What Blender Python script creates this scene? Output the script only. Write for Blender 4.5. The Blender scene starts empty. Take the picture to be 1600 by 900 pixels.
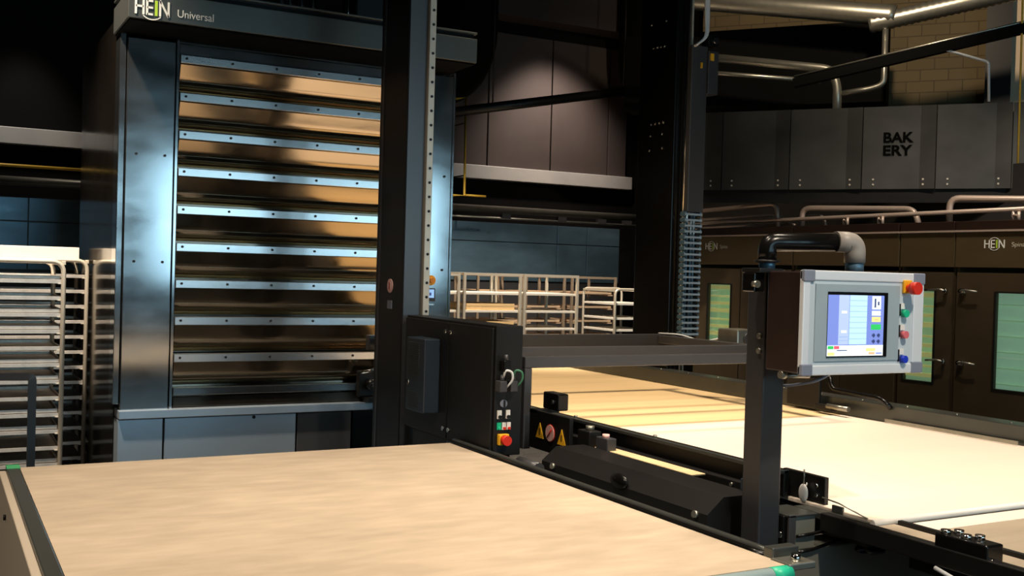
import bpy, bmesh, math, random
from mathutils import Vector, Matrix
random.seed(7)
scene = bpy.context.scene
COL = scene.collection
R = math.radians

# ------------------------------------------------------------------ camera
cam_data = bpy.data.cameras.new('camera'); cam = bpy.data.objects.new('camera', cam_data); COL.objects.link(cam)
cam_data.sensor_width = 36; cam_data.lens = 1662.8/1600*36; cam_data.clip_start = .05
right = Vector((0.87771606, -0.47836676, 0.02792398)); down = Vector((0.01762656, -0.02600323, -0.99950645)); fwd = Vector((0.47885678, 0.87777507, -0.01439149))
m3 = Matrix((right, -down, -fwd)).transposed()
cam.matrix_world = Matrix.Translation((0, 0, 1.7)) @ m3.to_4x4()
scene.camera = cam

# ------------------------------------------------------------------ world, lights, exposure
vs = scene.view_settings
vs.view_transform = 'Standard'; vs.look = 'None'; vs.gamma = 1; vs.exposure = 0.0; vs.use_curve_mapping = False
w = bpy.data.worlds.new('world'); scene.world = w; w.use_nodes = True
w.node_tree.nodes['Background'].inputs[0].default_value = (.75, .85, 1, 1)
w.node_tree.nodes['Background'].inputs[1].default_value = .02

def area(name, loc, target, power, color, size, size_y=None, spread=180):
    d = bpy.data.lights.new(name, 'AREA'); o = bpy.data.objects.new(name, d); COL.objects.link(o)
    d.energy = power; d.color = color; d.size = size; d.spread = R(spread)
    if size_y: d.shape = 'RECTANGLE'; d.size_y = size_y
    else: d.shape = 'DISK'
    o.location = loc
    o.rotation_euler = (Vector(target)-Vector(loc)).to_track_quat('-Z', 'Y').to_euler()
    return o
def spot(name, loc, target, power, color, angle, blend=.6, r=.06):
    d = bpy.data.lights.new(name, 'SPOT'); o = bpy.data.objects.new(name, d); COL.objects.link(o)
    d.energy = power; d.color = color; d.spot_size = R(angle); d.spot_blend = blend; d.shadow_soft_size = r
    o.location = loc
    o.rotation_euler = (Vector(target)-Vector(loc)).to_track_quat('-Z', 'Y').to_euler()
    return o
WARM = (1, .85, .68); WARMER = (1, .80, .58); DAY = (.50, .82, 1)
# daylight outside the three windows of the wall behind the camera
for x in (1.3, 4.3, 7.3):
    area('daylight', (x, -5.35, 2.45), (x, 0, 2.35), 66, DAY, 2.3, 2.0)
# warm spots: ceiling lamps, plus extras added to lift dim parts
spot('warm_spot', (3.9, 3.2, 5.2), (3.9, 3.6, .9), 860, WARM, 60, .7, .4)
spot('warm_spot', (3.8, 6.0, 5.2), (3.9, 6.0, .9), 800, WARMER, 56, .7, .4)
spot('warm_spot', (.7, 2.3, 5.2), (.8, 2.5, .9), 620, WARM, 66, .8, .12)
spot('warm_spot', (1.6, 4.0, 5.2), (1.6, 4.0, .9), 330, WARM, 66, .8, .12)
spot('warm_spot', (-.2, 5.6, 5.2), (.4, 7.2, 1.3), 2000, WARM, 60, .7, .1)
spot('warm_spot', (4.6, 8.0, 5.2), (5.2, 9.4, 1.3), 1600, WARM, 66, .7, .1)
spot('warm_spot', (7.0, 11.0, 4.75), (7.05, 12, 3.2), 230, (1, .82, .70), 84, .9, .1)
spot('warm_spot', (.7, 11.2, 4.6), (.8, 12, 2.9), 90, (1, .88, .78), 48, .9, .1)  # added lamp, set low and close to brighten the grey wall beam
spot('warm_spot', (6.6, 6.2, 5.3), (8.6, 8.2, 4.0), 300, WARMER, 100, .8, .1)  # added lamp to bring out the ducts and pipes under the ceiling
spot('warm_spot', (5.6, 4.4, 5.2), (7.0, 5.8, 1.2), 420, WARM, 70, .8, .1)
spot('warm_spot', (2.2, .2, 4.6), (2.75, 2.5, 1.5), 520, WARM, 60, .8, .1)  # added lamp to brighten the control panel

spot('warm_spot', (-2.4, 2.6, 4.8), (.3, 3.4, .8), 420, WARM, 50, .8, .12)  # added lamp from the left, lighting the table's side plate
spot('warm_spot', (6.2, 3.2, 5.0), (7.0, 5.8, 1.4), 260, WARM, 60, .8, .12)

# ------------------------------------------------------------------ materials
def lin(c):
    return tuple((v/12.92 if v <= .04045 else ((v+.055)/1.055)**2.4) for v in (x/255 for x in c))
MATS = {}
def mat(name, rgb, rough=.5, metal=0, emit=None, estr=1, spec=.5, noise=0, nscale=(4, 4, 4), bump=0, bscale=60, trans=0, coat=0, rvar=0):
    if name in MATS: return MATS[name]
    m = bpy.data.materials.new(name); m.use_nodes = True; nt = m.node_tree; N = nt.nodes; L = nt.links
    b = N['Principled BSDF']; c = lin(rgb)
    b.inputs['Base Color'].default_value = (*c, 1); b.inputs['Roughness'].default_value = rough; b.inputs['Metallic'].default_value = metal
    b.inputs['Specular IOR Level'].default_value = spec
    b.inputs['Coat Weight'].default_value = coat; b.inputs['Coat Roughness'].default_value = .08
    b.inputs['Transmission Weight'].default_value = trans
    if emit: b.inputs['Emission Color'].default_value = (*lin(emit), 1); b.inputs['Emission Strength'].default_value = estr
    if noise or bump or rvar:
        tc = N.new('ShaderNodeTexCoord'); mp = N.new('ShaderNodeMapping'); L.new(tc.outputs['Object'], mp.inputs[0]); mp.inputs['Scale'].default_value = nscale
        nz = N.new('ShaderNodeTexNoise'); nz.inputs['Scale'].default_value = 1; nz.inputs['Detail'].default_value = 6; nz.inputs['Roughness'].default_value = .62; L.new(mp.outputs[0], nz.inputs[0])
        if noise:
            cr = N.new('ShaderNodeValToRGB'); cr.color_ramp.elements[0].position = .3; cr.color_ramp.elements[1].position = .7
            cr.color_ramp.elements[0].color = (*[v*(1-noise) for v in c], 1); cr.color_ramp.elements[1].color = (*[min(1, v*(1+noise)) for v in c], 1)
            L.new(nz.outputs[0], cr.inputs[0]); L.new(cr.outputs[0], b.inputs['Base Color'])
        if rvar:
            mr = N.new('ShaderNodeMapRange'); mr.inputs[1].default_value = .3; mr.inputs[2].default_value = .7; mr.inputs[3].default_value = max(.02, rough-rvar); mr.inputs[4].default_value = rough+rvar
            L.new(nz.outputs[0], mr.inputs[0]); L.new(mr.outputs[0], b.inputs['Roughness'])
        if bump:
            n2 = N.new('ShaderNodeTexNoise'); n2.inputs['Scale'].default_value = bscale; n2.inputs['Detail'].default_value = 3; L.new(tc.outputs['Object'], n2.inputs[0])
            bp = N.new('ShaderNodeBump'); bp.inputs['Strength'].default_value = bump; bp.inputs['Distance'].default_value = .004
            L.new(n2.outputs[0], bp.inputs['Height']); L.new(bp.outputs[0], b.inputs['Normal'])
    MATS[name] = m; return m
BLACK = mat('black_powder_coat', (22, 21, 20), .42, spec=.35, bump=.05, bscale=300)
BLACKG = mat('black_gloss', (14, 13, 12), .24, spec=.35)
DARKG = mat('dark_grey_paint', (62, 62, 64), .33)
STEEL = mat('brushed_steel', (176, 180, 182), .12, .97, noise=.05, rvar=.03, nscale=(2, 2, 5))
STEELR = mat('daylit_base_steel', (180, 194, 206), .42, .8, noise=.05, nscale=(2, 2, 5))  # rougher, bluer copy of the steel so the oven base looks daylit
STEELH = mat('polished_strip_steel', (205, 205, 205), .22, .95)
DSTEEL = mat('dark_mirror_steel', (92, 84, 74), .13, .9, noise=.15, nscale=(2, 2, 2), rvar=.05)
DOORST = mat('oven_door_steel', (182, 166, 142), .13, .97, noise=.08, nscale=(2, 2, 12), rvar=.04)
HEADM = mat('header_enamel', (96, 98, 94), .35, .7)
CHROME = mat('chrome', (220, 218, 212), .12, 1)
ALU = mat('aluminium', (226, 232, 238), .38, .15)
GALV = mat('galvanised_steel', (160, 158, 146), .35, .85, noise=.12, nscale=(9, 9, 9))
RACKM = mat('rack_tube_metal', (214, 204, 186), .38, .35)
TRAYM = mat('tray_metal', (206, 198, 188), .38, .5, noise=.2, nscale=(14, 14, 14))
WHITEL = mat('white_laminate', (232, 226, 214), .5)
PALEW = mat('pale_wood', (226, 192, 138), .55, noise=.12, nscale=(3, 30, 30))
FLOORM = mat('concrete_floor', (78, 76, 74), .28, noise=.15, nscale=(2, 2, 2), rvar=.08)
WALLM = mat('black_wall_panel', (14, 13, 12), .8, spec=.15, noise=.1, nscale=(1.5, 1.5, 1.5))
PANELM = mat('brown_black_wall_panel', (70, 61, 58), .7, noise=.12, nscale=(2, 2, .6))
CEILM = mat('ceiling_black', (9, 9, 8), .9, spec=.1)
BEAMG = mat('grey_trim_metal', (200, 200, 196), .45, .1, noise=.08, nscale=(2, 2, 2))
BLUEST = mat('bluish_stainless_panel', (112, 142, 160), .35, .7, noise=.25, nscale=(1.2, 1.2, 3), rvar=.1)
HOODM = mat('graphite_hood_sheet', (84, 84, 82), .45, .75, noise=.12, nscale=(1.5, 1.5, 2), rvar=.08)
PROOF = mat('bronze_black_sheet', (104, 88, 62), .42, .6, noise=.15, nscale=(1, 1, 2), rvar=.06)
PROOFD = mat('bronze_black_door', (88, 75, 56), .40, .6, noise=.15, nscale=(1, 1, 2), rvar=.06)
PIPEM = mat('dull_pipe_metal', (190, 170, 156), .4, .45)
BRASS = mat('brass_yellow', (232, 190, 70), .4, .1)
FELT = mat('peel_belt_felt', (196, 178, 152), .85, spec=.2)
CREAM = mat('white_belt_cloth', (240, 224, 206), .85, spec=.2, noise=.02, nscale=(.8, 3, 1))
TANC = mat('tan_belt_canvas', (224, 196, 150), .8, spec=.2, noise=.07, nscale=(.7, 9, 1))
GREYB = mat('grey_beige_belt', (168, 154, 134), .8, spec=.2, noise=.1, nscale=(1, 8, 1))
TEAL = mat('turquoise_plastic', (40, 190, 150), .4)
LGREEN = mat('green_tape', (70, 170, 110), .5)
SIDEPL = mat('side_plate_satin', (190, 176, 156), .5, .1)
EDGEM = mat('frame_edge_grey', (82, 84, 80), .32, .6, noise=.1, nscale=(3, 3, 3))
RED = mat('red_plastic', (215, 45, 25), .35)
YEL = mat('yellow_plastic', (240, 180, 30), .45)
ORANGE = mat('orange_plastic', (236, 150, 34), .4)
GREEN = mat('green_plastic', (30, 190, 140), .35)
BLUE = mat('blue_plastic', (30, 60, 200), .35)
WHITEP = mat('white_print', (235, 232, 225), .5)
LOGOW = mat('white_lettering', (225, 225, 218), .5)
LOGOG = mat('green_lettering', (170, 205, 60), .5)
GLETTER = mat('grey_lettering', (178, 172, 150), .5)
BLETTER = mat('black_lettering', (8, 7, 5), .9, spec=.05)
PINK = mat('pink_sticker', (250, 196, 186), .5)
GREYP = mat('grey_corner_plastic', (128, 134, 150), .45)
PANELW = mat('panel_face_foil', (196, 208, 216), .4)
PANELI = mat('panel_inner_foil', (160, 176, 184), .4)
BROWNB = mat('brown_black_box', (40, 25, 22), .4)
BLUEPL = mat('blue_grey_coupling', (90, 120, 140), .35, .5)
CABW = mat('white_cable', (214, 218, 220), .5)
GLASS = mat('window_glass', (235, 245, 240), .02, trans=1)
GLOWG = mat('lit_proofer_interior', (150, 190, 150), .6, emit=(140, 172, 140), estr=.40)
GLOWY = mat('lit_proofer_tray', (215, 205, 130), .6, emit=(205, 200, 130), estr=.35)
GLOWP = mat('lit_proofer_interior_plain', (150, 190, 160), .6, emit=(140, 172, 150), estr=.52)
def em(n, rgb, s=.74): return mat(n, rgb, .4, emit=rgb, estr=s)
SC_BG = em('screen_blue', (116, 134, 208)); SC_L = em('screen_light_blue', (172, 190, 236)); SC_P = em('screen_pale_cyan', (184, 220, 244)); SC_LN = em('screen_line', (140, 172, 214))
SC_W = em('screen_white', (236, 244, 240)); SC_Y = em('screen_yellow', (238, 220, 140)); SC_G = em('screen_green', (50, 190, 96)); SC_R = em('screen_red', (226, 90, 110)); SC_D = em('screen_dark', (62, 74, 120)); SC_O = em('screen_orange', (240, 180, 140)); SC_DISP = em('oven_display_blue', (140, 180, 230), .9)
REDL = em('red_indicator', (240, 70, 60), 1.0)

def felt_nodes():
    nt = FELT.node_tree; N = nt.nodes; L = nt.links; b = N['Principled BSDF']
    tc = N.new('ShaderNodeTexCoord')
    def nz(sc, detail=6):
        mp = N.new('ShaderNodeMapping'); mp.inputs['Scale'].default_value = sc; L.new(tc.outputs['Object'], mp.inputs[0])
        n = N.new('ShaderNodeTexNoise'); n.inputs['Scale'].default_value = 1; n.inputs['Detail'].default_value = detail; L.new(mp.outputs[0], n.inputs[0]); return n
    a = nz((2.2, 6, 1)); c = nz((6, 17, 1), 6); d = nz((1.0, 1.4, 1), 3)
    def ramp(src, p0, p1, v0, v1):
        r = N.new('ShaderNodeMapRange'); r.inputs[1].default_value = p0; r.inputs[2].default_value = p1; r.inputs[3].default_value = v0; r.inputs[4].default_value = v1; L.new(src.outputs[0], r.inputs[0]); return r
    def mul(x, y):
        k = N.new('ShaderNodeMath'); k.operation = 'MULTIPLY'; L.new(x.outputs[0], k.inputs[0]); L.new(y.outputs[0], k.inputs[1]); return k
    k = mul(mul(ramp(a, .3, .7, .93, 1.06), ramp(c, .38, .75, .95, 1.12)), ramp(d, .3, .7, .90, 1.07))
    mx = N.new('ShaderNodeVectorMath'); mx.operation = 'SCALE'; mx.inputs[0].default_value = lin((188, 170, 147)); L.new(k.outputs[0], mx.inputs['Scale'])
    L.new(mx.outputs[0], b.inputs['Base Color'])
felt_nodes()

def block_mat():
    m = bpy.data.materials.new('painted_concrete_block'); m.use_nodes = True; nt = m.node_tree; N = nt.nodes; L = nt.links; b = N['Principled BSDF']
    tc = N.new('ShaderNodeTexCoord'); mp = N.new('ShaderNodeMapping'); L.new(tc.outputs['Object'], mp.inputs[0]); mp.inputs['Rotation'].default_value = (R(90), 0, 0)
    br = N.new('ShaderNodeTexBrick'); L.new(mp.outputs[0], br.inputs[0]); br.inputs['Scale'].default_value = 1
    br.inputs['Brick Width'].default_value = .30; br.inputs['Row Height'].default_value = .13; br.inputs['Mortar Size'].default_value = .006
    br.inputs['Color1'].default_value = (*lin((112, 97, 68)), 1); br.inputs['Color2'].default_value = (*lin((104, 90, 62)), 1); br.inputs['Mortar'].default_value = (*lin((84, 72, 50)), 1)
    L.new(br.outputs['Color'], b.inputs['Base Color']); b.inputs['Roughness'].default_value = .85
    bp = N.new('ShaderNodeBump'); bp.inputs['Strength'].default_value = .5; bp.inputs['Distance'].default_value = .01; L.new(br.outputs['Fac'], bp.inputs['Height']); bp.invert = True; L.new(bp.outputs[0], b.inputs['Normal'])
    return m
BLOCK = block_mat()

# ------------------------------------------------------------------ mesh helpers
class MB:
    def __init__(s): s.bm = bmesh.new(); s.mats = []
    def mi(s, m):
        if m not in s.mats: s.mats.append(m)
        return s.mats.index(m)
    def box(s, x0, x1, y0, y1, z0, z1, m, bev=0):
        i = s.mi(m); r = bmesh.ops.create_cube(s.bm, size=1)
        vs_ = r['verts']
        for v in vs_: v.co = Vector((x0+(v.co.x+.5)*(x1-x0), y0+(v.co.y+.5)*(y1-y0), z0+(v.co.z+.5)*(z1-z0)))
        fs = {f for v in vs_ for f in v.link_faces}
        for f in fs: f.material_index = i
        if bev:
            es = list({e for v in vs_ for e in v.link_edges})
            rr = bmesh.ops.bevel(s.bm, geom=es, offset=bev, segments=2, profile=.5, affect='EDGES', clamp_overlap=True)
            for f in rr['faces']: f.material_index = i
        return s
    def cyl(s, a, b, r, m, seg=16, r2=None):
        a = Vector(a); b = Vector(b); d = b-a; i = s.mi(m)
        M = Matrix.Translation((a+b)/2) @ d.to_track_quat('Z', 'Y').to_matrix().to_4x4()
        q = bmesh.ops.create_cone(s.bm, cap_ends=True, segments=seg, radius1=r, radius2=r if r2 is None else r2, depth=d.length, matrix=M)
        for f in {f for v in q['verts'] for f in v.link_faces}: f.material_index = i; f.smooth = len(f.verts) == 4
        return s
    def sph(s, c, r, m, sc=(1, 1, 1)):
        i = s.mi(m); q = bmesh.ops.create_uvsphere(s.bm, u_segments=14, v_segments=9, radius=r, matrix=Matrix.Translation(c) @ Matrix.Diagonal((*sc, 1)))
        for f in {f for v in q['verts'] for f in v.link_faces}: f.material_index = i; f.smooth = True
        return s
    def tube(s, pts, r, m, seg=12, fillet=0, fs=5, rings=0, square=False):
        P = [Vector(p) for p in pts]
        if fillet:
            Q = [P[0]]
            for k in range(1, len(P)-1):
                a = (P[k-1]-P[k]); b = (P[k+1]-P[k]); t = min(fillet, a.length*.49, b.length*.49)
                p0 = P[k]+a.normalized()*t; p2 = P[k]+b.normalized()*t
                for j in range(fs+1):
                    u = j/fs; Q.append(p0*(1-u)**2+P[k]*2*u*(1-u)+p2*u*u)
            Q.append(P[-1]); P = Q
        i = s.mi(m); prev = None; n = None
        for k, p in enumerate(P):
            t = (P[min(k+1, len(P)-1)]-P[max(k-1, 0)]).normalized()
            if n is None:
                up = Vector((0, 0, 1)) if abs(t.z) < .9 else Vector((0, 1, 0)); n = (up-t*up.dot(t)).normalized()
            else: n = (n-t*n.dot(t)).normalized()
            bn = t.cross(n); rr = r*(1+(rings if k % 2 else 0))
            sg = 4 if square else seg
            ring = [s.bm.verts.new(p+(n*math.cos(2*math.pi*(j+(.5 if square else 0))/sg)+bn*math.sin(2*math.pi*(j+(.5 if square else 0))/sg))*rr*(1.414 if square else 1)) for j in range(sg)]
            if prev:
                for j in range(sg):
                    f = s.bm.faces.new((prev[j], prev[(j+1) % sg], ring[(j+1) % sg], ring[j])); f.material_index = i; f.smooth = not square
            else:
                f = s.bm.faces.new(list(reversed(ring))); f.material_index = i
            prev = ring
        f = s.bm.faces.new(prev); f.material_index = i
        return s
    def prism(s, poly, axis, a, b, m):
        # poly = 2D points in the plane normal to axis, extruded from a to b
        def P(u, v, t): return {'x': (t, u, v), 'y': (u, t, v), 'z': (u, v, t)}[axis]
        i = s.mi(m); A = [s.bm.verts.new(P(u, v, a)) for u, v in poly]; B = [s.bm.verts.new(P(u, v, b)) for u, v in poly]; n = len(poly)
        fs = [s.bm.faces.new(A), s.bm.faces.new(list(reversed(B)))]
        for k in range(n): fs.append(s.bm.faces.new((A[k], B[k], B[(k+1) % n], A[(k+1) % n])))
        for f in fs: f.material_index = i
        return s
    def build(s, name, parent=None, smooth=None):
        bmesh.ops.recalc_face_normals(s.bm, faces=s.bm.faces)
        me = bpy.data.meshes.new(name); s.bm.to_mesh(me); s.bm.free()
        for m in s.mats: me.materials.append(m)
        o = bpy.data.objects.new(name, me); COL.objects.link(o)
        if parent: o.parent = parent
        return o
def tag(o, label=None, cat=None, group=None, kind=None):
    if label: o['label'] = label
    if cat: o['category'] = cat
    if group: o['group'] = group
    if kind: o['kind'] = kind
    return o
def thing(name, label, cat, loc=(0, 0, 0), rz=0, group=None):
    o = bpy.data.objects.new(name, None); COL.objects.link(o); o.location = loc; o.rotation_euler = (0, 0, rz); o.empty_display_size = .1
    return tag(o, label, cat, group)
def struct(mb, name): return tag(mb.build(name), kind='structure')
def kids(o): return [c for c in KIDS.get(o.name, [])]
def copy_tree(o, parent=None):
    c = o.copy(); COL.objects.link(c)
    if parent: c.parent = parent
    for ch in [x for x in bpy.data.objects if x.parent == o]: copy_tree(ch, c)
    return c
def text_obj(name, s, size, m, parent, M, width=None, extrude=.001, bold=0, spacing=1):
    cu = bpy.data.curves.new(name, 'FONT'); cu.body = s; cu.size = size; cu.extrude = extrude; cu.offset = bold; cu.space_character = spacing
    t = bpy.data.objects.new(name+'_tmp', cu); COL.objects.link(t)
    dg = bpy.context.evaluated_depsgraph_get(); dg.update()
    me = bpy.data.meshes.new_from_object(t.evaluated_get(dg)); bpy.data.objects.remove(t)
    xs = [v.co.x for v in me.vertices]; x0, x1 = min(xs), max(xs)
    k = width/(x1-x0) if width else 1
    for v in me.vertices: v.co.x = (v.co.x-x0)*k
    me.transform(M)
    me.materials.clear(); me.materials.append(m)
    o = bpy.data.objects.new(name, me); COL.objects.link(o); o.parent = parent; return o
def front_text_matrix(x, y, z):      # reads along +X, faces -Y
    return Matrix.Translation((x, y, z)) @ Matrix.Rotation(R(90), 4, 'X')
def logo(parent, x, y, z, h, w):
    """HEIN with the green I and the ring behind its middle letters; lower left corner at x,z; faces -Y"""
    T = h*.13
    root = MB(); root.mi(LOGOW)
    def bar(x0, z0, x1, z1, m, t=T):
        d = Vector((x1-x0, 0, z1-z0)); n = Vector((-d.z, 0, d.x)).normalized()*t/2
        p = [Vector((x0, 0, z0))+n, Vector((x1, 0, z1))+n, Vector((x1, 0, z1))-n, Vector((x0, 0, z0))-n]
        root.prism([(x+q.x, z+q.z) for q in p], 'y', y-.003, y, m)
    u = w/10
    bar(0, 0, 0, h, LOGOW); bar(2.3*u, 0, 2.3*u, h, LOGOW); bar(0, h*.52, 2.3*u, h*.52, LOGOW)
    bar(3.4*u, 0, 3.4*u, h, LOGOW)
    for q in (T/2, h*.5, h-T/2): bar(3.4*u, q, 5.2*u, q, LOGOW)
    bar(6.2*u, 0, 6.2*u, h, LOGOG, T*1.3)
    bar(7.4*u, 0, 7.4*u, h, LOGOW); bar(10*u, 0, 10*u, h, LOGOW); bar(7.4*u, h, 10*u, 0, LOGOW)
    cx, cz, rr = 4.9*u, h*.5, h*.78
    for k in range(24):
        a0, a1 = 2*math.pi*k/24, 2*math.pi*(k+1)/24
        if abs(math.sin((a0+a1)/2)) > .68: bar(cx+rr*math.cos(a0), cz+rr*math.sin(a0), cx+rr*math.cos(a1), cz+rr*math.sin(a1), LOGOW, T*.5)
    return root.build('logo', parent)

# ================================================================== SETTING
struct(MB().box(-4, 12, -5.1, 12.3, -.1, 0, FLOORM), 'floor')
struct(MB().box(-4, 12, -5.1, 12.3, 5.7, 5.8, CEILM), 'ceiling')
wb = MB().box(-4, 12, 12.08, 12.3, 0, 5.7, WALLM)
struct(wb, 'wall_back')
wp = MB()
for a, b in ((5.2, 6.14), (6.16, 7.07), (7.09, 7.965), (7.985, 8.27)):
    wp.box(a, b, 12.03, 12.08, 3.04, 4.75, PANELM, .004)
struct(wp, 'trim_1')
struct(MB().box(-4, 8.34, 11.96, 12.08, 2.87, 3.04, BEAMG, .006), 'trim_2')
struct(MB().box(5.0, 12, 11.7, 12.05, 4.9, 5.7, mat('dark_ceiling_beam', (58, 50, 46), .7)), 'trim_3')
struct(MB().box(-4.2, -4, -5.1, 12.3, 0, 5.7, WALLM), 'wall_left')
# wall behind the camera with three window openings
wf = MB()
for a, b in ((-4, .15), (2.45, 3.15), (5.45, 6.15), (8.45, 12)): wf.box(a, b, -5.1, -4.95, 0, 5.7, WALLM)
for a, b in ((.15, 2.45), (3.15, 5.45), (6.15, 8.45)): wf.box(a, b, -5.1, -4.95, 0, 1.4, WALLM); wf.box(a, b, -5.1, -4.95, 3.5, 5.7, WALLM)
struct(wf, 'wall_front')
for k, (a, b) in enumerate(((.15, 2.45), (3.15, 5.45), (6.15, 8.45))):
    f = MB()
    for x in (a+.03, (a+b)/2, b-.03): f.box(x-.03, x+.03, -5.06, -5.0, 1.4, 3.5, BLACK)
    for z in (1.43, 2.5, 3.47): f.box(a, b, -5.06, -5.0, z-.03, z+.03, BLACK)
    struct(f, 'window_%d' % (k+1))
# angled block wall at the right; local x runs along it, local -y faces the hall
ANG = R(-52.1)                       # direction from far left to near right
def angled(name, label, cat, p): return thing(name, label, cat, (p[0], p[1], 0), ANG)
bw = MB().box(0, 9, 0, .2, 0, 5.7, BLOCK).build('wall_right'); bw.location = (8.37, 10.57, 0); bw.rotation_euler = (0, 0, ANG); tag(bw, kind='structure')
struct(MB().box(8.44, 8.6, 10.5, 12.1, 0, 5.7, WALLM), 'trim_7')
st = MB().box(3.23, 3.49, -.25, 0, 0, 5.7, BLACK).build('column_black'); st.location = (8.37, 10.57, 0); st.rotation_euler = (0, 0, ANG); tag(st, kind='structure'); st.name = 'trim_4'
st = MB().box(3.49, 6, -.1, 0, 3.3, 5.7, mat('pale_plaster', (236, 210, 176), .8)).build('trim_5'); st.location = (8.37, 10.57, 0); st.rotation_euler = (0, 0, ANG); tag(st, kind='structure')

# ================================================================== DECK OVEN
oven = thing('deck_oven', 'tall nine-deck steel bakery oven with a grey name header, behind the tan belt table', 'oven', (0, 0, 0))
b = MB().box(.97, 3.10, 6.72, 8.6, 0.0, 3.2, DSTEEL, .006)
b.build('body', oven)
def pillar(x0, x1, name):
    p = MB()
    p.box(x0+.035, x1-.03, 6.585, 6.74, .80, 3.02, STEEL, .004)
    p.box(x0-.005, x0+.03, 6.6, 6.76, .86, 3.05, STEEL, .003)
    p.box(x1-.022, x1-.004, 6.6, 6.72, .80, 3.05, STEEL, .002)
    for sx in (.28, .76):
        for sz in (2.34, 1.705): p.cyl((x0+(x1-x0)*sx, 6.588, sz), (x0+(x1-x0)*sx, 6.578, sz), .008, BLACK, 10)
    return p.build(name, oven)
pillar(.95, 1.29, 'left_pillar')
pillar(2.79, 3.125, 'right_pillar')
b = MB()       # header box with a recessed upper band
b.box(.925, 3.077, 6.2, 6.74, 3.05, 3.205, HEADM, .004)
b.box(.94, 3.062, 6.225, 6.74, 3.205, 3.235, BLACKG); b.box(.935, 3.067, 6.215, 6.73, 3.040, 3.052, CEILM)  # dark plate added under the header to stop its pale reflection
b.box(.925, 3.077, 6.2, 6.74, 3.235, 3.248, HEADM, .003)
hd = b.build('header', oven)
logo(hd, .965, 6.199, 3.075, .085, .175)
text_obj('lettering', 'Universal', .062, LOGOW, hd, front_text_matrix(1.19, 6.198, 3.085), .20)
b = MB()       # panels over the first deck
b.box(1.29, 2.79, 6.64, 6.72, 3.03, 3.12, STEEL); b.box(1.29, 2.79, 6.625, 6.72, 2.96, 3.022, STEEL, .003)
b.build('top_fascia', oven)
zs = [2.955, 2.728, 2.500, 2.276, 2.048, 1.823, 1.601, 1.377, 1.152]
for k, z in enumerate(zs):
    s_ = MB().box(1.29, 2.79, 6.595, 6.66, z-.05, z, STEELH, .003)
    for j in range(6): s_.cyl((1.325+j*.275, 6.597, z-.022), (1.325+j*.275, 6.588, z-.022), .0075, BLACK, 10)
    s_.build('deck_strip', oven)
    # bowed door leaf: leans outwards at its head, steeper towards its foot
    zt = z-.052; zb = (zs[k+1]+.004) if k < 8 else .955
    n = 12; prof = []
    y = 6.635
    for i in range(n+1):
        u = i/n; prof.append((y, zt+(zb-zt)*u)); t0 = 21-.6*k; a = R(t0 if u < .38 else t0+(u-.38)*60); y += math.tan(a)*(zt-zb)/n
    poly = prof+[(6.80, zb), (6.80, zt)]
    d = MB().prism(poly, 'x', 1.30, 2.785, DOORST)
    o = d.build('deck_door', oven)
    for p in o.data.polygons:
        if p.normal.y < -.3: p.use_smooth = True
    o.data.set_sharp_from_angle(angle=R(35))
b = MB()
b.box(1.29, 2.79, 6.60, 6.75, .90, .948, STEEL, .004); b.box(1.29, 2.79, 6.61, 6.75, .83, .892, DSTEEL, .004)
b.build('lower_fascia', oven)
b = MB().box(.975, 2.62, 6.55, 6.75, .775, .825, STEELR, .004); b.build('ledge', oven)
b = MB().box(.975, 1.232, 6.58, 6.75, .04, .768, STEELR, .003); b.build('base_door', oven)
b = MB().box(1.242, 2.05, 6.58, 6.75, .04, .768, STEELR, .003); b.cyl((1.78, 6.58, .755), (1.78, 6.572, .755), .01, BLACK); b.build('base_door', oven)
b = MB().box(2.06, 2.42, 6.58, 6.75, .04, .768, DARKG, .003); b.build('base_door', oven)  # dark grey here stands in for a dark reflection on the steel
b = MB().box(2.46, 3.1, 6.66, 6.75, .04, .768, BLACK, .003); b.build('base_door', oven)
b = MB().cyl((2.53, 6.60, .945), (2.53, 6.47, .945), .035, BLACKG).cyl((2.53, 6.47, .945), (2.53, 6.455, .945), .014, CHROME)
b.box(2.46, 2.60, 6.56, 6.62, .86, 1.03, BLACK, .008).cyl((2.47, 6.55, 1.02), (2.58, 6.5, 1.05), .012, CHROME).box(2.50, 2.60, 6.48, 6.6, .83, .86, BLACK)
b.build('door_lift_gear', oven)
b = MB().cyl((2.962, 6.586, 1.633), (2.962, 6.572, 1.633), .034, YEL, 24).cyl((2.962, 6.572, 1.633), (2.962, 6.545, 1.633), .018, ORANGE, 20)
b.build('orange_button', oven)
b = MB().box(2.925, 2.995, 6.572, 6.586, 1.49, 1.58, DARKG, .003); ds = b.build('display', oven)
b = MB().box(2.935, 2.985, 6.57, 6.573, 1.515, 1.572, SC_DISP); b.box(2.95, 2.965, 6.569, 6.571, 1.53, 1.55, SC_D); b.build('display_screen', ds)
MB().box(2.92, 2.99, 6.578, 6.588, 1.465, 1.475, STEELH).build('card_slot', oven)
for x in (2.02, 2.08, 2.16, 2.24):
    MB().cyl((x, 7.05, 3.19), (x, 7.05, 3.75), .024, CHROME, 20).build('steam_pipe', oven)
MB().cyl((2.46, 6.95, 3.19), (2.46, 6.95, 3.75), .008, CHROME).build('vent_rod', oven)
b = MB().box(2.5, 2.7, 6.9, 7.2, 3.2, 3.7, BLACK, .01); b.build('junction_box', oven)

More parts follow.
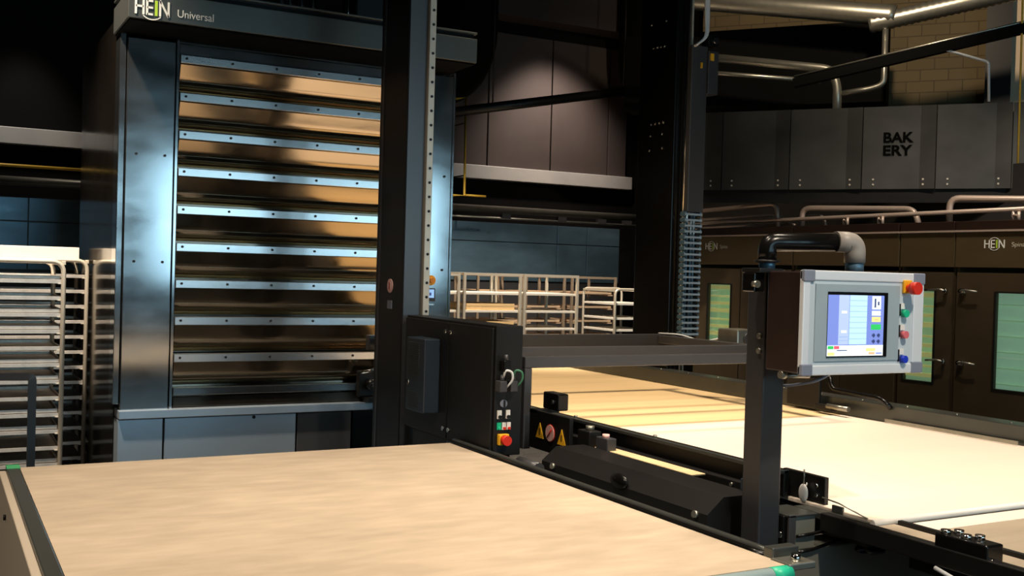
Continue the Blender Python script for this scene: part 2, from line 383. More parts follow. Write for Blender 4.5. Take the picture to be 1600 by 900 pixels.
# ================================================================== LEFT BELT TABLE
t1 = thing('belt_table', 'large low table with a dusty tan felt belt, filling the foreground', 'belt table', (1.2, 3.3, 0))
def loc(mb): return mb
def B(x0, x1, y0, y1, z0, z1): return (x0-1.2, x1-1.2, y0-3.3, y1-3.3, z0, z1)
MB().box(*B(.31, 2.13, 2.24, 4.47, .872, .9), FELT).cyl((.31-1.2, 4.47-3.3, .886), (2.13-1.2, 4.47-3.3, .886), .014, FELT, 16).build('belt', t1)
er = MB().cyl((.31-1.2, 2.23-3.3, .878), (2.06-1.2, 2.23-3.3, .878), .022, mat('pale_grey_roller', (170, 190, 190), .4), 20).build('end_roller', t1)
MB().cyl((2.06-1.2, 2.23-3.3, .878), (2.128-1.2, 2.23-3.3, .878), .0235, TEAL, 20).build('roller_cap', er)
MB().box(*B(.262, .308, 2.2, 4.5, .86, .904), EDGEM, .004).build('side_rail', t1)
MB().box(*B(.236, .262, 2.2, 4.46, .50, .893), SIDEPL, .004).cyl((.235-1.2, 3.98-3.3, .82), (.228-1.2, 3.98-3.3, .82), .01, BLACK).build('side_plate', t1)
MB().box(*B(.262, .31, 4.43, 4.5, .9, .9075), LGREEN, .002).build('green_tape', t1)
b = MB()
n = 24
for (x, z, r_) in ((2.15, .893, .014), (2.178, .900, .013)):
    b.tube([(x-1.2, 2.33-3.3+(4.52-2.33)*i/n, z) for i in range(n+1)], r_, BLACKG if r_ > .0135 else EDGEM, 8)
b.box(*B(2.137, 2.20, 2.33, 4.52, .84, .882), BLACK, .003)
b.build('side_rail', t1)
b = MB().box(*B(2.13, 2.23, 2.30, 2.34, .86, .93), EDGEM, .004).box(*B(2.12, 2.22, 2.22, 2.30, .885, .905), GALV, .004).cyl((2.17-1.2, 2.25-3.3, .9), (2.17-1.2, 2.25-3.3, .925), .014, CHROME)
b.build('end_bracket', t1)
MB().box(*B(.34, 2.1, 2.26, 4.44, .78, .868), BLACK, .004).build('bed', t1)
for x in (.42, 2.02):
    for y in (2.4, 4.3): MB().box(*B(x-.035, x+.035, y-.035, y+.035, 0, .79), BLACK, .004).build('leg', t1)

# ================================================================== LIFT COLUMNS
lc = thing('lift_column', 'tall black lift column with a drilled white guide rail, right of the oven decks', 'lift column', (2.27, 5.45, 0))
def B(x0, x1, y0, y1, z0, z1): return (x0-2.27, x1-2.27, y0-5.45, y1-5.45, z0, z1)
MB().box(*B(2.2, 2.345, 5.25, 5.64, 0, 5.3), BLACK, .005).build('post', lc)
MB().box(*B(2.205, 2.30, 5.243, 5.252, .1, 5.3), mat('satin_grey_plate', (92, 96, 100), .35, .4)).build('front_plate', lc)
MB().box(*B(2.197, 2.203, 5.575, 5.6, .2, 5.3), DARKG).build('highlight_strip', lc)  # lighter strip painted on as the highlight along the post
b = MB().box(*B(2.305, 2.342, 5.215, 5.255, 1.44, 5.3), RACKM, .003)
for k in range(50):
    z = 1.48+k*.0765
    b.cyl((2.325-2.27, 5.217-5.45, z), (2.325-2.27, 5.211-5.45, z), .0075, BLACK, 10)
b.build('guide_rail', lc)
b = MB().cyl((2.2-2.27, 5.42-5.45, 1.61), (2.196-2.27, 5.42-5.45, 1.61), .038, PINK, 28).cyl((2.1975-2.27, 5.42-5.45, 1.61), (2.1945-2.27, 5.42-5.45, 1.61), .022, WHITEP, 24)
b.box(2.193-2.27, 2.196-2.27, 5.413-5.45, 5.427-5.45, 1.59, 1.63, RED); b.build('round_sticker', lc)
MB().box(*B(2.196, 2.2, 5.39, 5.45, 1.485, 1.53), GREYP).build('square_sticker', lc)

rc = thing('lift_column', 'tall black lift column carrying chrome guide rods, cable chain and sensor box', 'lift column', (4.8, 6.5, 0))
def B(x0, x1, y0, y1, z0, z1): return (x0-4.8, x1-4.8, y0-6.5, y1-6.5, z0, z1)
rc.scale = (1.058, 1.058, 1.058); rc.location = (5.078, 6.877, -.0986)
b = MB().box(*B(4.66, 4.78, 6.18, 6.62, .0932, 5.45), BLACKG, .005)
b.build('post', rc)
b = MB()
for (y, z) in ((6.456, 3.389), (6.41, 3.387), (6.365, 3.384), (6.322, 3.38), (6.459, 2.826), (6.41, 2.826), (6.36, 2.825), (6.31, 2.824), (6.463, 2.741), (6.321, 2.741), (6.474, 2.633), (6.316, 2.638), (6.488, 3.565), (6.308, 3.563)):
    b.cyl((4.66-4.8, y-6.5, z), (4.653-4.8, y-6.5, z), .008, CHROME, 10)
b.build('bolts', rc)
b = MB().cyl((4.735-4.8, 6.14-6.5, .9), (4.735-4.8, 6.14-6.5, 5.45), .013, CHROME).build('guide_rod', rc)
b = MB().cyl((4.775-4.8, 6.15-6.5, .9), (4.775-4.8, 6.15-6.5, 5.45), .009, RACKM).build('guide_rod', rc)
MB().box(*B(4.72, 4.79, 6.16, 6.2, .9, 5.45), BLACK).build('rod_backing', rc)
MB().box(*B(4.725, 4.865, 6.08, 6.13, 2.17, 3.36), DARKG, .004).build('cable_duct', rc)
cab = MB().box(*B(4.86, 4.95, 6.06, 6.16, 3.02, 3.33), DARKG, .005); cab = cab.build('sensor_box', rc)
MB().box(*B(4.80, 4.815, 6.07, 6.08, 3.2, 3.24), YEL).box(*B(4.87, 4.9, 6.05, 6.06, 3.26, 3.31), YEL).build('warning_sticker', rc)
MB().box(*B(4.84, 4.93, 6.04, 6.12, 3.36, 3.45), BLACKG, .006).cyl((4.9-4.8, 6.04-6.5, 3.4), (4.9-4.8, 6.03-6.5, 3.4), .022, CHROME).build('sensor', rc)
b = MB()
for dx in (-.012, 0, .012):
    b.tube([(4.82-4.8+dx, 6.06-6.5, 5.4), (4.83-4.8+dx, 6.06-6.5, 3.75), (4.835-4.8+dx, 6.06-6.5, 3.55), (4.83-4.8+dx*.6, 6.05-6.5, 3.42), (4.74-4.8, 6.07-6.5+dx, 3.35)], .009, CABW, 8, .05)
b.build('white_cables', rc)
ch = MB()     # energy chain: side plates and rungs; its bluish light is put into their colour
nl = 22; z = 1.27
for k in range(nl):
    z = 1.28+k*.0408
    for x in (4.70, 4.835): ch.box(*B(x, x+.014, 6.07, 6.13, z, z+.033), BLUEPL, .003)
    ch.box(*B(4.70, 4.849, 6.066, 6.076, z+.008, z+.022), mat('bluish_lit_rung', (150, 168, 182), .35, .2))
    ch.box(*B(4.70, 4.849, 6.126, 6.134, z+.010, z+.022), BLUEPL)
for x in (4.74, 4.775, 4.80): ch.cyl((x-4.8, 6.1-6.5, 1.27), (x-4.8, 6.1-6.5, 2.18), .009, BLUEPL, 8)
ch.build('cable_chain', rc)

# ================================================================== ELECTRICAL CABINET
ec = thing('electrical_cabinet', 'black two-door control cabinet with cooling unit and red emergency stop', 'cabinet', (2.27, 4.66, 0))
def B(x0, x1, y0, y1, z0, z1): return (x0-2.27, x1-2.27, y0-4.66, y1-4.66, z0, z1)
MB().box(*B(2.208, 2.345, 4.18, 5.19, .88, 1.462), BLACK, .004).build('body', ec)
for y0, y1, kn in ((4.195, 4.645, 4.62), (4.655, 5.18, 4.68)):
    d = MB().box(*B(2.196, 2.208, y0, y1, .89, 1.45), BLACK, .003).build('door', ec)
    for z in (.935, 1.405): MB().cyl((2.197-2.27, kn-4.66, z), (2.187-2.27, kn-4.66, z), .011, CHROME, 14).build('latch', d)
b = MB().box(*B(2.11, 2.196, 4.74, 4.96, 1.0, 1.365), mat('blue_black_paint', (40, 50, 60), .3), .006)
for k in range(16): b.box(*B(2.106, 2.112, 4.80, 4.93, 1.18+k*.0105, 1.184+k*.0105), EDGEM)
for k in range(8): b.box(*B(2.106, 2.112, 4.80, 4.93, 1.02+k*.0105, 1.024+k*.0105), EDGEM)
b.cyl((2.11-2.27, 4.92-4.66, 1.14), (2.1-2.27, 4.92-4.66, 1.14), .014, CHROME)
b.build('cooling_unit', ec)
front = 4.178
def cy(y): return y-4.66
b = MB().box(2.225-2.27, 2.275-2.27, cy(4.155), cy(4.18), .93, .98, YEL, .004).cyl((2.25-2.27, cy(4.155), .955), (2.25-2.27, cy(4.125), .955), .022, RED, 24)
b.build('emergency_stop', ec)
b = MB()
for x in (2.222, 2.265): b.box(x-2.27, x+.02-2.27, cy(4.172), cy(4.18), 1.047, 1.085, WHITEP).cyl((x+.01-2.27, cy(4.172), 1.056), (x+.01-2.27, cy(4.163), 1.056), .008, BLACK, 12)
b.build('selector_switches', ec)
b = MB()
for x, c in ((2.222, GREEN), (2.246, WHITEP), (2.270, WHITEP)): b.box(x-2.27, x+.019-2.27, cy(4.172), cy(4.18), .998, 1.03, c).cyl((x+.0095-2.27, cy(4.172), 1.005), (x+.0095-2.27, cy(4.163), 1.005), .006, c if c is GREEN else RED, 12)
b.build('push_buttons', ec)
b = MB().cyl((2.25-2.27, cy(4.18), 1.115), (2.25-2.27, cy(4.168), 1.115), .017, GREYP, 20).box(2.247-2.27, 2.253-2.27, cy(4.16), cy(4.17), 1.10, 1.13, BLACK)
b.build('main_switch', ec)
b = MB()
for x, z, m in ((2.228, 1.20, DARKG), (2.282, 1.20, DARKG), (2.245, 1.29, BLACKG)):
    b.box(x-.02-2.27, x+.016-2.27, cy(4.13), cy(4.18), z-.03, z+.02, m, .004).cyl((x-2.27, cy(4.15), z+.015), (x-2.27, cy(4.15), z+.045), .009, DARKG)
for x, m in ((2.232, CABW), (2.282, mat('green_cable', (60, 120, 90), .5))):
    b.tube([(x-2.27, cy(4.15), 1.23), (x-2.27, cy(4.13), 1.27), (x+.03-2.27, cy(4.12), 1.262), (x+.034-2.27, cy(4.12), 1.225), (x+.012-2.27, cy(4.14), 1.19)], .005, m, 8, .02)
b.build('cable_plugs', ec)
b = MB().box(*B(2.215, 2.34, 4.3, 5.1, 0, .88), BLACK, .005).build('plinth', ec)

# ================================================================== LIFT CARRIAGE FRAME
cf = thing('carriage_frame', 'black rectangular beam frame bridging over the cream belt conveyor', 'frame', (3.5, 5.3, 0))
def B(x0, x1, y0, y1, z0, z1): return (x0-3.5, x1-3.5, y0-5.3, y1-5.3, z0, z1)
MB().box(*B(2.55, 4.58, 4.52, 4.57, 1.235, 1.29), DARKG, .004).build('front_beam', cf)
MB().box(*B(2.55, 4.5, 5.10, 5.15, 1.235, 1.29), DARKG, .004).build('cross_beam', cf)
MB().box(*B(2.34, 4.655, 6.08, 6.14, 1.205, 1.295), DARKG, .004).build('rear_beam', cf)
MB().box(*B(4.5, 4.56, 4.57, 6.08, 1.235, 1.29), DARKG, .004).build('side_beam', cf)
MB().box(*B(2.40, 2.55, 5.25, 6.12, 1.225, 1.285), DARKG, .004).build('side_beam', cf)
MB().box(*B(2.55, 2.592, 4.52, 4.57, .84, 1.235), DARKG, .004).build('leg', cf)
b = MB()
for k in range(4): b.tube([(4.52-3.5+.01*k, 6.1-5.3, 1.30), (4.55-3.5, 5.9-5.3+.02*k, 1.305-.006*k), (4.56-3.5, 5.65-5.3+.02*k, 1.27-.01*k), (4.72-3.5, 5.5-5.3, 1.33-.01*k)], .006, (CABW, DARKG, CABW, BLACK)[k], 8, .06)
b.build('cable_bundle', cf)
b = MB().box(*B(4.60, 4.78, 5.36, 5.56, 1.25, 1.37), GALV, .012).box(*B(4.55, 4.62, 5.4, 5.5, 1.24, 1.28), BLACK).cyl((4.69-3.5, 5.36-5.3, 1.31), (4.69-3.5, 5.345-5.3, 1.31), .04, DARKG, 20)
b.build('motor_housing', cf)

# ================================================================== RIGHT LOADER BELT
lb = thing('loader_conveyor', 'long conveyor between black side rails with bright cream and tan belt cloth', 'conveyor', (3.8, 5, 0))
def B(x0, x1, y0, y1, z0, z1): return (x0-3.8, x1-3.8, y0-5, y1-5, z0, z1)
MB().box(*B(2.80, 4.90, 2.55, 4.655, .885, .90), CREAM, .003).build('cream_belt_cloth', lb)
ys = [4.66, 5.27, 5.93, 6.56, 7.0, 7.4, 7.9]
for a, b_ in zip(ys, ys[1:]): MB().box(*B(2.82 if a < 6.5 else 3.2, 4.90, a, b_-.008, .882, .898), TANC, .003).build('tan_belt_section', lb)
MB().cyl((2.80-3.8, 2.55-5, .886), (4.9-3.8, 2.55-5, .886), .014, WHITEP, 16).build('nose_roller', lb)
MB().box(*B(2.80, 4.88, 2.57, 6.5, .80, .872), BLACK, .004).box(*B(3.2, 4.88, 6.5, 7.9, .80, .872), BLACK, .004).build('bed', lb)
b = MB().box(*B(2.775, 2.80, 2.95, 5.6, .90, 1.0), BLACK, .004).box(*B(2.75, 2.80, 2.95, 5.6, .985, 1.0), EDGEM, .003)
for y in (3.15, 3.75, 4.4): b.cyl((2.775-3.8, y-5, 1.0), (2.775-3.8, y-5, 1.012), .009, GALV, 10)
b.build('side_rail', lb)
b = MB().box(*B(4.83, 4.87, 2.0, 7.9, .90, 1.0), EDGEM, .004).box(*B(4.87, 4.97, 2.0, 7.9, .965, 1.0), EDGEM, .003)
b.box(*B(4.795, 4.80, 3.45, 4.3, .905, .925), GALV)
for k in range(12): b.cyl((4.85-3.8, 3.2+k*.33-5, 1.0), (4.85-3.8, 3.2+k*.33-5, 1.008), .006, GALV, 8)
b.build('side_rail', lb)
b = MB().box(*B(2.815, 2.835, 2.785, 3.0, .88, .998), BLACK, .003)
for (y, z) in ((2.82, .965), (2.87, .962), (2.82, .93)): b.cyl((2.815-3.8, y-5, z), (2.806-3.8, y-5, z), .007, CHROME, 10)
b.build('end_plate', lb)
b = MB().box(*B(4.78, 4.80, 4.80, 5.08, .92, 1.1), BLACK, .003).box(*B(4.74, 4.79, 4.66, 4.80, .92, .955), BLACK, .004).cyl((4.75-3.8, 4.70-5, .95), (4.75-3.8, 4.53-5, .95), .016, GALV, 14)
b.build('belt_tracker', lb)
MB().tube([(4.8-3.8, 4.74-5, 1.13), (4.8-3.8, 4.72-5, 1.05), (4.8-3.8, 4.33-5, 1.035), (4.82-3.8, 4.28-5, .985)], .016, BLACKG, 8, .04).build('handle_arm', lb)
for x, y in ((3.45, 2.95), (4.78, 2.85), (2.9, 5.4), (4.78, 5.2), (3.3, 7.6), (4.78, 7.6)):
    MB().box(*B(x-.04, x+.04, y-.04, y+.04, 0, .8), BLACK, .004).build('leg', lb)
# side shelf with switch block and stickers
b = MB().box(*B(2.58, 2.775, 3.0, 4.46, .86, .872), BLACK, .003).box(*B(2.70, 2.745, 3.0, 4.46, .872, .93), BLACK, .003)
for y in (3.15, 3.35, 3.6, 3.85, 4.1): b.cyl((2.70-3.8, y-5, .915), (2.692-3.8, y-5, .915), .008, GALV, 10)
b.build('side_shelf', lb)
b = MB().box(*B(2.555, 2.575, 4.10, 4.47, .86, 1.045), BLACK, .003).box(*B(2.555, 2.68, 4.40, 4.47, 1.03, 1.045), BLACK)
sp = b.build('sticker_plate', lb)
def sticker_tri(y, z):
    s_ = MB(); s_.prism([(y+.036, z-.034), (y-.036, z-.034), (y, z+.038)], 'x', 2.552-3.8, 2.555-3.8, YEL)
    s_.box(2.5505-3.8, 2.552-3.8, y-.004, y+.004, z-.018, z+.012, BLACK); return s_.build('warning_triangle', sp)
sticker_tri(4.365-5, .952); sticker_tri(4.165-5, .948)
b = MB().cyl((2.555-3.8, 4.27-5, .954), (2.5535-3.8, 4.27-5, .954), .042, RED, 28).cyl((2.554-3.8, 4.27-5, .954), (2.5508-3.8, 4.27-5, .954), .038, PINK, 28)
b.tube([(2.5505-3.8, 4.25-5, .976), (2.5505-3.8, 4.29-5, .932)], .0035, RED, 6); b.build('prohibition_sticker', sp)
b = MB().box(*B(2.585, 2.65, 3.98, 4.08, .86, 1.0), BLACK, .005).cyl((2.62-3.8, 4.03-5, 1.0), (2.62-3.8, 4.03-5, 1.02), .02, GALV).box(*B(2.60, 2.65, 3.86, 3.95, .86, .985), DARKG, .004)
b.cyl((2.62-3.8, 3.9-5, .985), (2.62-3.8, 3.9-5, 1.0), .016, PINK); b.build('limit_switch', lb)
MB().box(*B(2.61, 2.67, 4.30, 4.44, 1.05, 1.13), BLACKG, .006).cyl((2.61-3.8, 4.34-5, 1.09), (2.603-3.8, 4.34-5, 1.09), .01, CHROME, 10).build('clamp_block', lb)
MB().box(*B(2.615, 2.685, 3.29, 4.05, .925, .932), TANC, .002).build('return_belt_strip', lb)

# ================================================================== FLOUR TRAY COVER
fc = thing('machine_cover', 'black chamfered box cover with an oval grip, beside the tan belt table', 'machine cover', (2.46, 3.45, 0))
poly = [(2.355, .76), (2.355, .885), (2.425, .942), (2.57, .942), (2.57, .76)]
MB().prism([(x-2.46, z) for x, z in poly], 'y', 2.87-3.45, 4.0-3.45, BLACK).build('housing', fc)
b = MB().sph((2.352-2.46, 3.40-3.45, .905), .05, BLACKG, (.35, 1.15, .62)); b.build('grip', fc)
for y in (2.93, 3.9): MB().cyl((2.357-2.46, y-3.45, .875), (2.343-2.46, y-3.45, .878), .013, GALV, 12).build('bolt', fc)
b = MB().box(2.235-2.46, 2.36-2.46, 2.6-3.45, 4.12-3.45, .80, .83, EDGEM, .003).box(2.28-2.46, 2.36-2.46, 2.87-3.45, 4.1-3.45, .40, .80, BLACK)
b.build('ledge', fc)
MB().cyl((2.30-2.46, 4.10-3.45, .86), (2.30-2.46, 3.93-3.45, .86), .028, DARKG, 14).build('roller_end', fc)
for y in (2.95, 3.9): MB().box(2.38-2.46, 2.5-2.46, y-3.48, y-3.42, 0, .76, BLACK).build('leg', fc)

# ================================================================== NEAR MACHINE HOUSING
nm = thing('drive_housing', 'black machine housing with recessed oval handle at the lower right', 'machine housing', (2.7, 2.6, 0))
def B(x0, x1, y0, y1, z0, z1): return (x0-2.7, x1-2.7, y0-2.6, y1-2.6, z0, z1)
HOUS = mat('grey_black_housing', (118, 118, 108), .45)
b = MB().box(*B(2.568, 3.4, 2.7, 2.84, 0, .78), HOUS, .005).box(*B(2.568, 2.69, 2.7, 2.84, .78, .895), HOUS, .004)
b.build('body', nm)
MB().box(*B(2.562, 2.592, 2.690, 2.70, .3, .905), DARKG, .002).box(*B(2.562, 2.69, 2.690, 2.84, .895, .903), EDGEM, .002).build('edge_flange', nm)
MB().box(*B(2.565, 2.655, 2.845, 2.95, .3, .985), mat('blue_black_paint', (40, 50, 60), .3), .005).build('rear_box', nm)
b = MB().sph((2.95-2.7, 2.697-2.6, .757), .06, BLACKG, (1.15, .3, .36)); h = b.build('handle_recess', nm)
b = MB().tube([(2.915-2.7, 2.69-2.6, .765), (2.925-2.7, 2.67-2.6, .748), (2.995-2.7, 2.67-2.6, .742), (3.01-2.7, 2.69-2.6, .757)], .008, EDGEM, 8, .01); b.build('handle', h)
b = MB()
for z0, z1 in ((.83, .845), (.775, .80)): b.tube([(2.60-2.7, 2.692-2.6, z0), (2.66-2.7, 2.688-2.6, z0+.004), (2.80-2.7, 2.692-2.6, z1)], .006, BLACKG, 8, .02)
b.build('hose', nm)
b = MB()
for z in (.835, .79): b.cyl((2.545-2.7, 2.72-2.6, z), (2.56-2.7, 2.72-2.6, z), .011, CHROME, 12)
b.box(*B(2.548, 2.568, 2.705, 2.735, .77, .9), BLACKG, .003)
b.build('side_bolts', nm)

gl = MB().box(2.738, 2.805, 2.56, 2.86, .868, .89, EDGEM, .003)
gl.box(2.795, 2.805, 2.68, 2.73, .89, .915, EDGEM, .002)
gl.tube([(2.80, 2.78, .93), (2.80, 2.70, .925), (2.80, 2.57, .90)], .003, GALV, 6)
tag(gl.build('ledge_plate'), 'dark grey ledge plate with a thin wire guard at the cream belt corner', 'plate')
gb = thing('guide_beam', 'black square guide beam running towards the viewer with a motor block at its end', 'beam', (2.72, 2.2, 0))
def B(x0, x1, y0, y1, z0, z1): return (x0-2.72, x1-2.72, y0-2.2, y1-2.2, z0, z1)
MB().box(*B(2.695, 2.735, 1.2, 2.685, .845, .905), BLACK, .004).build('beam', gb)
b = MB().box(*B(2.70, 2.775, 2.03, 2.215, .86, .945), BLACKG, .006)
for (x, y) in ((2.72, 2.19), (2.755, 2.17), (2.725, 2.12), (2.76, 2.10)): b.cyl((x-2.72, y-2.2, .945), (x-2.72, y-2.2, .957), .015, CHROME, 14)
b.cyl((2.72-2.72, 2.03-2.2, .895), (2.72-2.72, 2.02-2.2, .895), .013, CHROME, 12); b.cyl((2.755-2.72, 2.03-2.2, .875), (2.755-2.72, 2.0-2.2, .875), .016, GALV, 12)
b.build('motor_block', gb)
MB().tube([(2.69-2.72, 2.2-2.2, .84), (2.685-2.72, 2.1-2.2, .82), (2.70-2.72, 2.0-2.2, .815)], .007, CABW, 8, .03).build('cable', gb)
for y in (1.3,): MB().box(*B(2.695, 2.735, y-.02, y+.02, 0, .845), BLACK).build('leg', gb)

sb = thing('outfeed_conveyor', 'grey-beige belt at the right edge in front of the cream belt', 'conveyor', (3.8, 1.9, 0))
def B(x0, x1, y0, y1, z0, z1): return (x0-3.8, x1-3.8, y0-1.9, y1-1.9, z0, z1)
MB().box(*B(2.74, 2.885, 1.3, 2.53, .868, .884), GREYB, .003).build('edge_belt', sb)
MB().box(*B(2.91, 4.8, 1.3, 2.50, .868, .886), GREYB, .003).cyl((2.91-3.8, 2.50-1.9, .877), (4.8-3.8, 2.50-1.9, .877), .009, WHITEP).box(*B(2.91, 4.8, 2.40, 2.50, .886, .888), CREAM).build('belt', sb)
MB().box(*B(2.887, 2.907, 1.3, 2.52, .87, .898), BLACK, .003).build('divider_rail', sb)
MB().box(*B(2.76, 4.78, 1.32, 2.36, .79, .862), BLACK, .004).build('bed', sb)
for x in (3.5, 4.7):
    for y in (1.4, 2.2): MB().box(*B(x-.03, x+.03, y-.03, y+.03, 0, .79), BLACK).build('leg', sb)

tg = thing('hanging_tag', 'small white oval tag hung on a hook by the black end plate', 'tag', (2.795, 2.87, .93))
MB().sph((0, 0, 0), .022, WHITEP, (.45, 1, 1.5)).build('tag', tg)
MB().tube([(0, 0, .03), (.002, 0, .06), (.004, .003, .085)], .003, GALV, 8).build('hook', tg)

# ================================================================== CONTROL PANEL ON POST
cp = thing('control_panel_stand', 'black post with a swivelling touch screen panel in a silver frame', 'control panel', (2.5, 2.76, 0))
def B(x0, x1, y0, y1, z0, z1): return (x0-2.5, x1-2.5, y0-2.76, y1-2.76, z0, z1)
MB().box(*B(2.452, 2.545, 2.72, 2.81, 0, 1.735), mat('grey_black_post_paint', (44, 44, 46), .4), .006).build('post', cp)
MB().box(*B(2.415, 2.95, 2.515, 2.672, 1.405, 1.73), BROWNB, .005).build('housing', cp)
fr = MB()
X0, X1, Z0, Z1, YF = 2.41, 2.957, 1.40, 1.735, 2.50
fr.box(*B(X0, X0+.03, YF, YF+.02, Z0, Z1), ALU, .004).box(*B(X1-.05, X1, YF, YF+.02, Z0, Z1), ALU, .004)
fr.box(*B(X0, X1, YF, YF+.02, Z0, Z0+.032), ALU, .004).box(*B(X0, X1, YF, YF+.02, Z1-.032, Z1), ALU, .004)
fr.box(*B(X0+.028, X1-.048, YF+.004, YF+.02, Z0+.03, Z1-.03), PANELW)
F = fr.build('frame', cp)
for x, z in ((X0, Z0), (X0, Z1-.036), (X1-.052, Z0), (X1-.052, Z1-.036)): MB().box(*B(x-.001, x+.053 if x > 2.5 else x+.045, YF-.004, YF+.012, z-.001, z+.037), GREYP, .004).build('corner_cap', F)
MB().box(*B(2.462, 2.84, 2.500, 2.504, 1.445, 1.692), PANELI).build('inner_foil', F)
sx0, sx1, sz0, sz1 = 2.513, 2.782, 1.457, 1.668
s_ = MB().box(*B(sx0, sx1, 2.497, 2.503, sz0, sz1), BLACKG)
x1_ = sx1-.018; W = x1_-sx0; H = sz1-sz0-.014; zb = sz0+.004
def scr(u0, u1, v0, v1, m, lvl=0): s_.box(*B(sx0+W*u0, sx0+W*u1, 2.4966-lvl*.0004, 2.497, zb+H*v0, zb+H*v1), m)
scr(0, 1, 0, 1, SC_BG)
scr(.19, .37, .19, 1, SC_L, 1); scr(.38, .69, .19, 1, SC_P, 1)
for k in range(1, 9): scr(.38, .69, .19+.09*k, .197+.09*k, SC_LN, 2)
scr(.24, .33, .70, .74, SC_W, 2); scr(.24, .33, .38, .42, SC_W, 2); scr(.20, .36, .25, .26, SC_LN, 2); scr(.20, .36, .31, .32, SC_LN, 2)
scr(.78, .94, .77, .99, SC_W, 1); scr(.82, .85, .80, .95, SC_D, 2); scr(.88, .91, .84, .90, SC_D, 2)
scr(.78, .94, .665, .745, SC_W, 1); scr(.78, .94, .56, .645, SC_Y, 1); scr(.83, .90, .59, .61, SC_O, 2); scr(.77, .95, .43, .52, SC_G, 1)
for u in (.79, .88):
    for v in (.22, .32): scr(u, u+.06, v, v+.035, SC_D, 1); scr(u+.02, u+.045, v-.02, v+.05, SC_D, 1)
scr(0, 1, 0, .175, SC_W, 1); scr(.01, .11, .115, .165, SC_G, 2); scr(.12, .21, .115, .165, SC_R, 2); scr(.01, .13, .01, .06, SC_Y, 2)
scr(.17, .35, .085, .10, SC_D, 2); scr(.69, .86, .075, .125, SC_Y, 2); scr(.74, .85, .02, .06, SC_O, 2); scr(.87, .98, .03, .05, SC_BG, 2)
s_.build('touch_screen', F)
b = MB().box(*B(2.853, 2.893, 2.494, 2.504, 1.668, 1.712), YEL, .003).cyl((2.872-2.5, 2.497-2.76, 1.685), (2.872-2.5, 2.475-2.76, 1.685), .012, RED, 20).cyl((2.872-2.5, 2.476-2.76, 1.685), (2.872-2.5, 2.452-2.76, 1.685), .021, RED, 24)
b.build('emergency_stop', F)
for z, c in ((1.600, GREEN), (1.529, mat('pale_red_button', (222, 110, 120), .4)), (1.447, BLUE)):
    MB().cyl((2.862-2.5, 2.504-2.76, z), (2.862-2.5, 2.486-2.76, z), .0125, c, 20).build('push_button', F)
    MB().box(*B(2.842, 2.846, 2.499, 2.504, z-.008, z+.032), BLACK).box(*B(2.847, 2.868, 2.500, 2.504, z+.015, z+.034), WHITEP).build('button_label', F)
b = MB().tube([(2.435-2.5, 2.70-2.76, 1.765), (2.435-2.5, 2.70-2.76, 1.825), (2.70-2.5, 2.60-2.76, 1.832)], .031, BLACKG, 20, .05, 7)
b.build('support_arm', cp)
MB().tube([(2.655-2.5, 2.615-2.76, 1.834), (2.728-2.5, 2.597-2.76, 1.834), (2.728-2.5, 2.597-2.76, 1.765)], .035, GREYP if False else mat('warm_grey_elbow', (150, 142, 134), .45), 20, .07, 8).build('arm_elbow', cp)
MB().cyl((2.728-2.5, 2.597-2.76, 1.73), (2.728-2.5, 2.597-2.76, 1.775), .031, BLUEPL, 20).build('coupling', cp)
MB().cyl((2.435-2.5, 2.70-2.76, 1.73), (2.435-2.5, 2.70-2.76, 1.77), .027, BLUEPL, 20).cyl((2.435-2.5, 2.70-2.76, 1.757), (2.435-2.5, 2.70-2.76, 1.766), .042, BLACK, 20).build('coupling', cp)
MB().box(*B(2.37, 2.47, 2.66, 2.75, 1.722, 1.738), BLACK, .003).box(*B(2.365, 2.41, 2.68, 2.74, 1.66, 1.722), BLACKG, .004).cyl((2.372-2.5, 2.67-2.76, 1.685), (2.372-2.5, 2.69-2.76, 1.685), .012, GALV, 12).build('swivel_plate', cp)
MB().cyl((2.43-2.5, 2.60-2.76, 1.392), (2.54-2.5, 2.60-2.76, 1.388), .008, GALV, 10).cyl((2.415-2.5, 2.60-2.76, 1.394), (2.435-2.5, 2.60-2.76, 1.393), .013, GALV, 12).build('bottom_lever', cp)
MB().tube([(2.64-2.5, 2.60-2.76, 1.405), (2.62-2.5, 2.6-2.76, 1.385), (2.585-2.5, 2.62-2.76, 1.365), (2.56-2.5, 2.70-2.76, 1.345), (2.545-2.5, 2.75-2.76, 1.34)], .005, GREYP, 8, .02).build('cable', cp)
for z in (1.46, 1.51): MB().cyl((2.453-2.5, 2.74-2.76, z), (2.443-2.5, 2.74-2.76, z), .01, GALV, 10).build('bolt', cp)

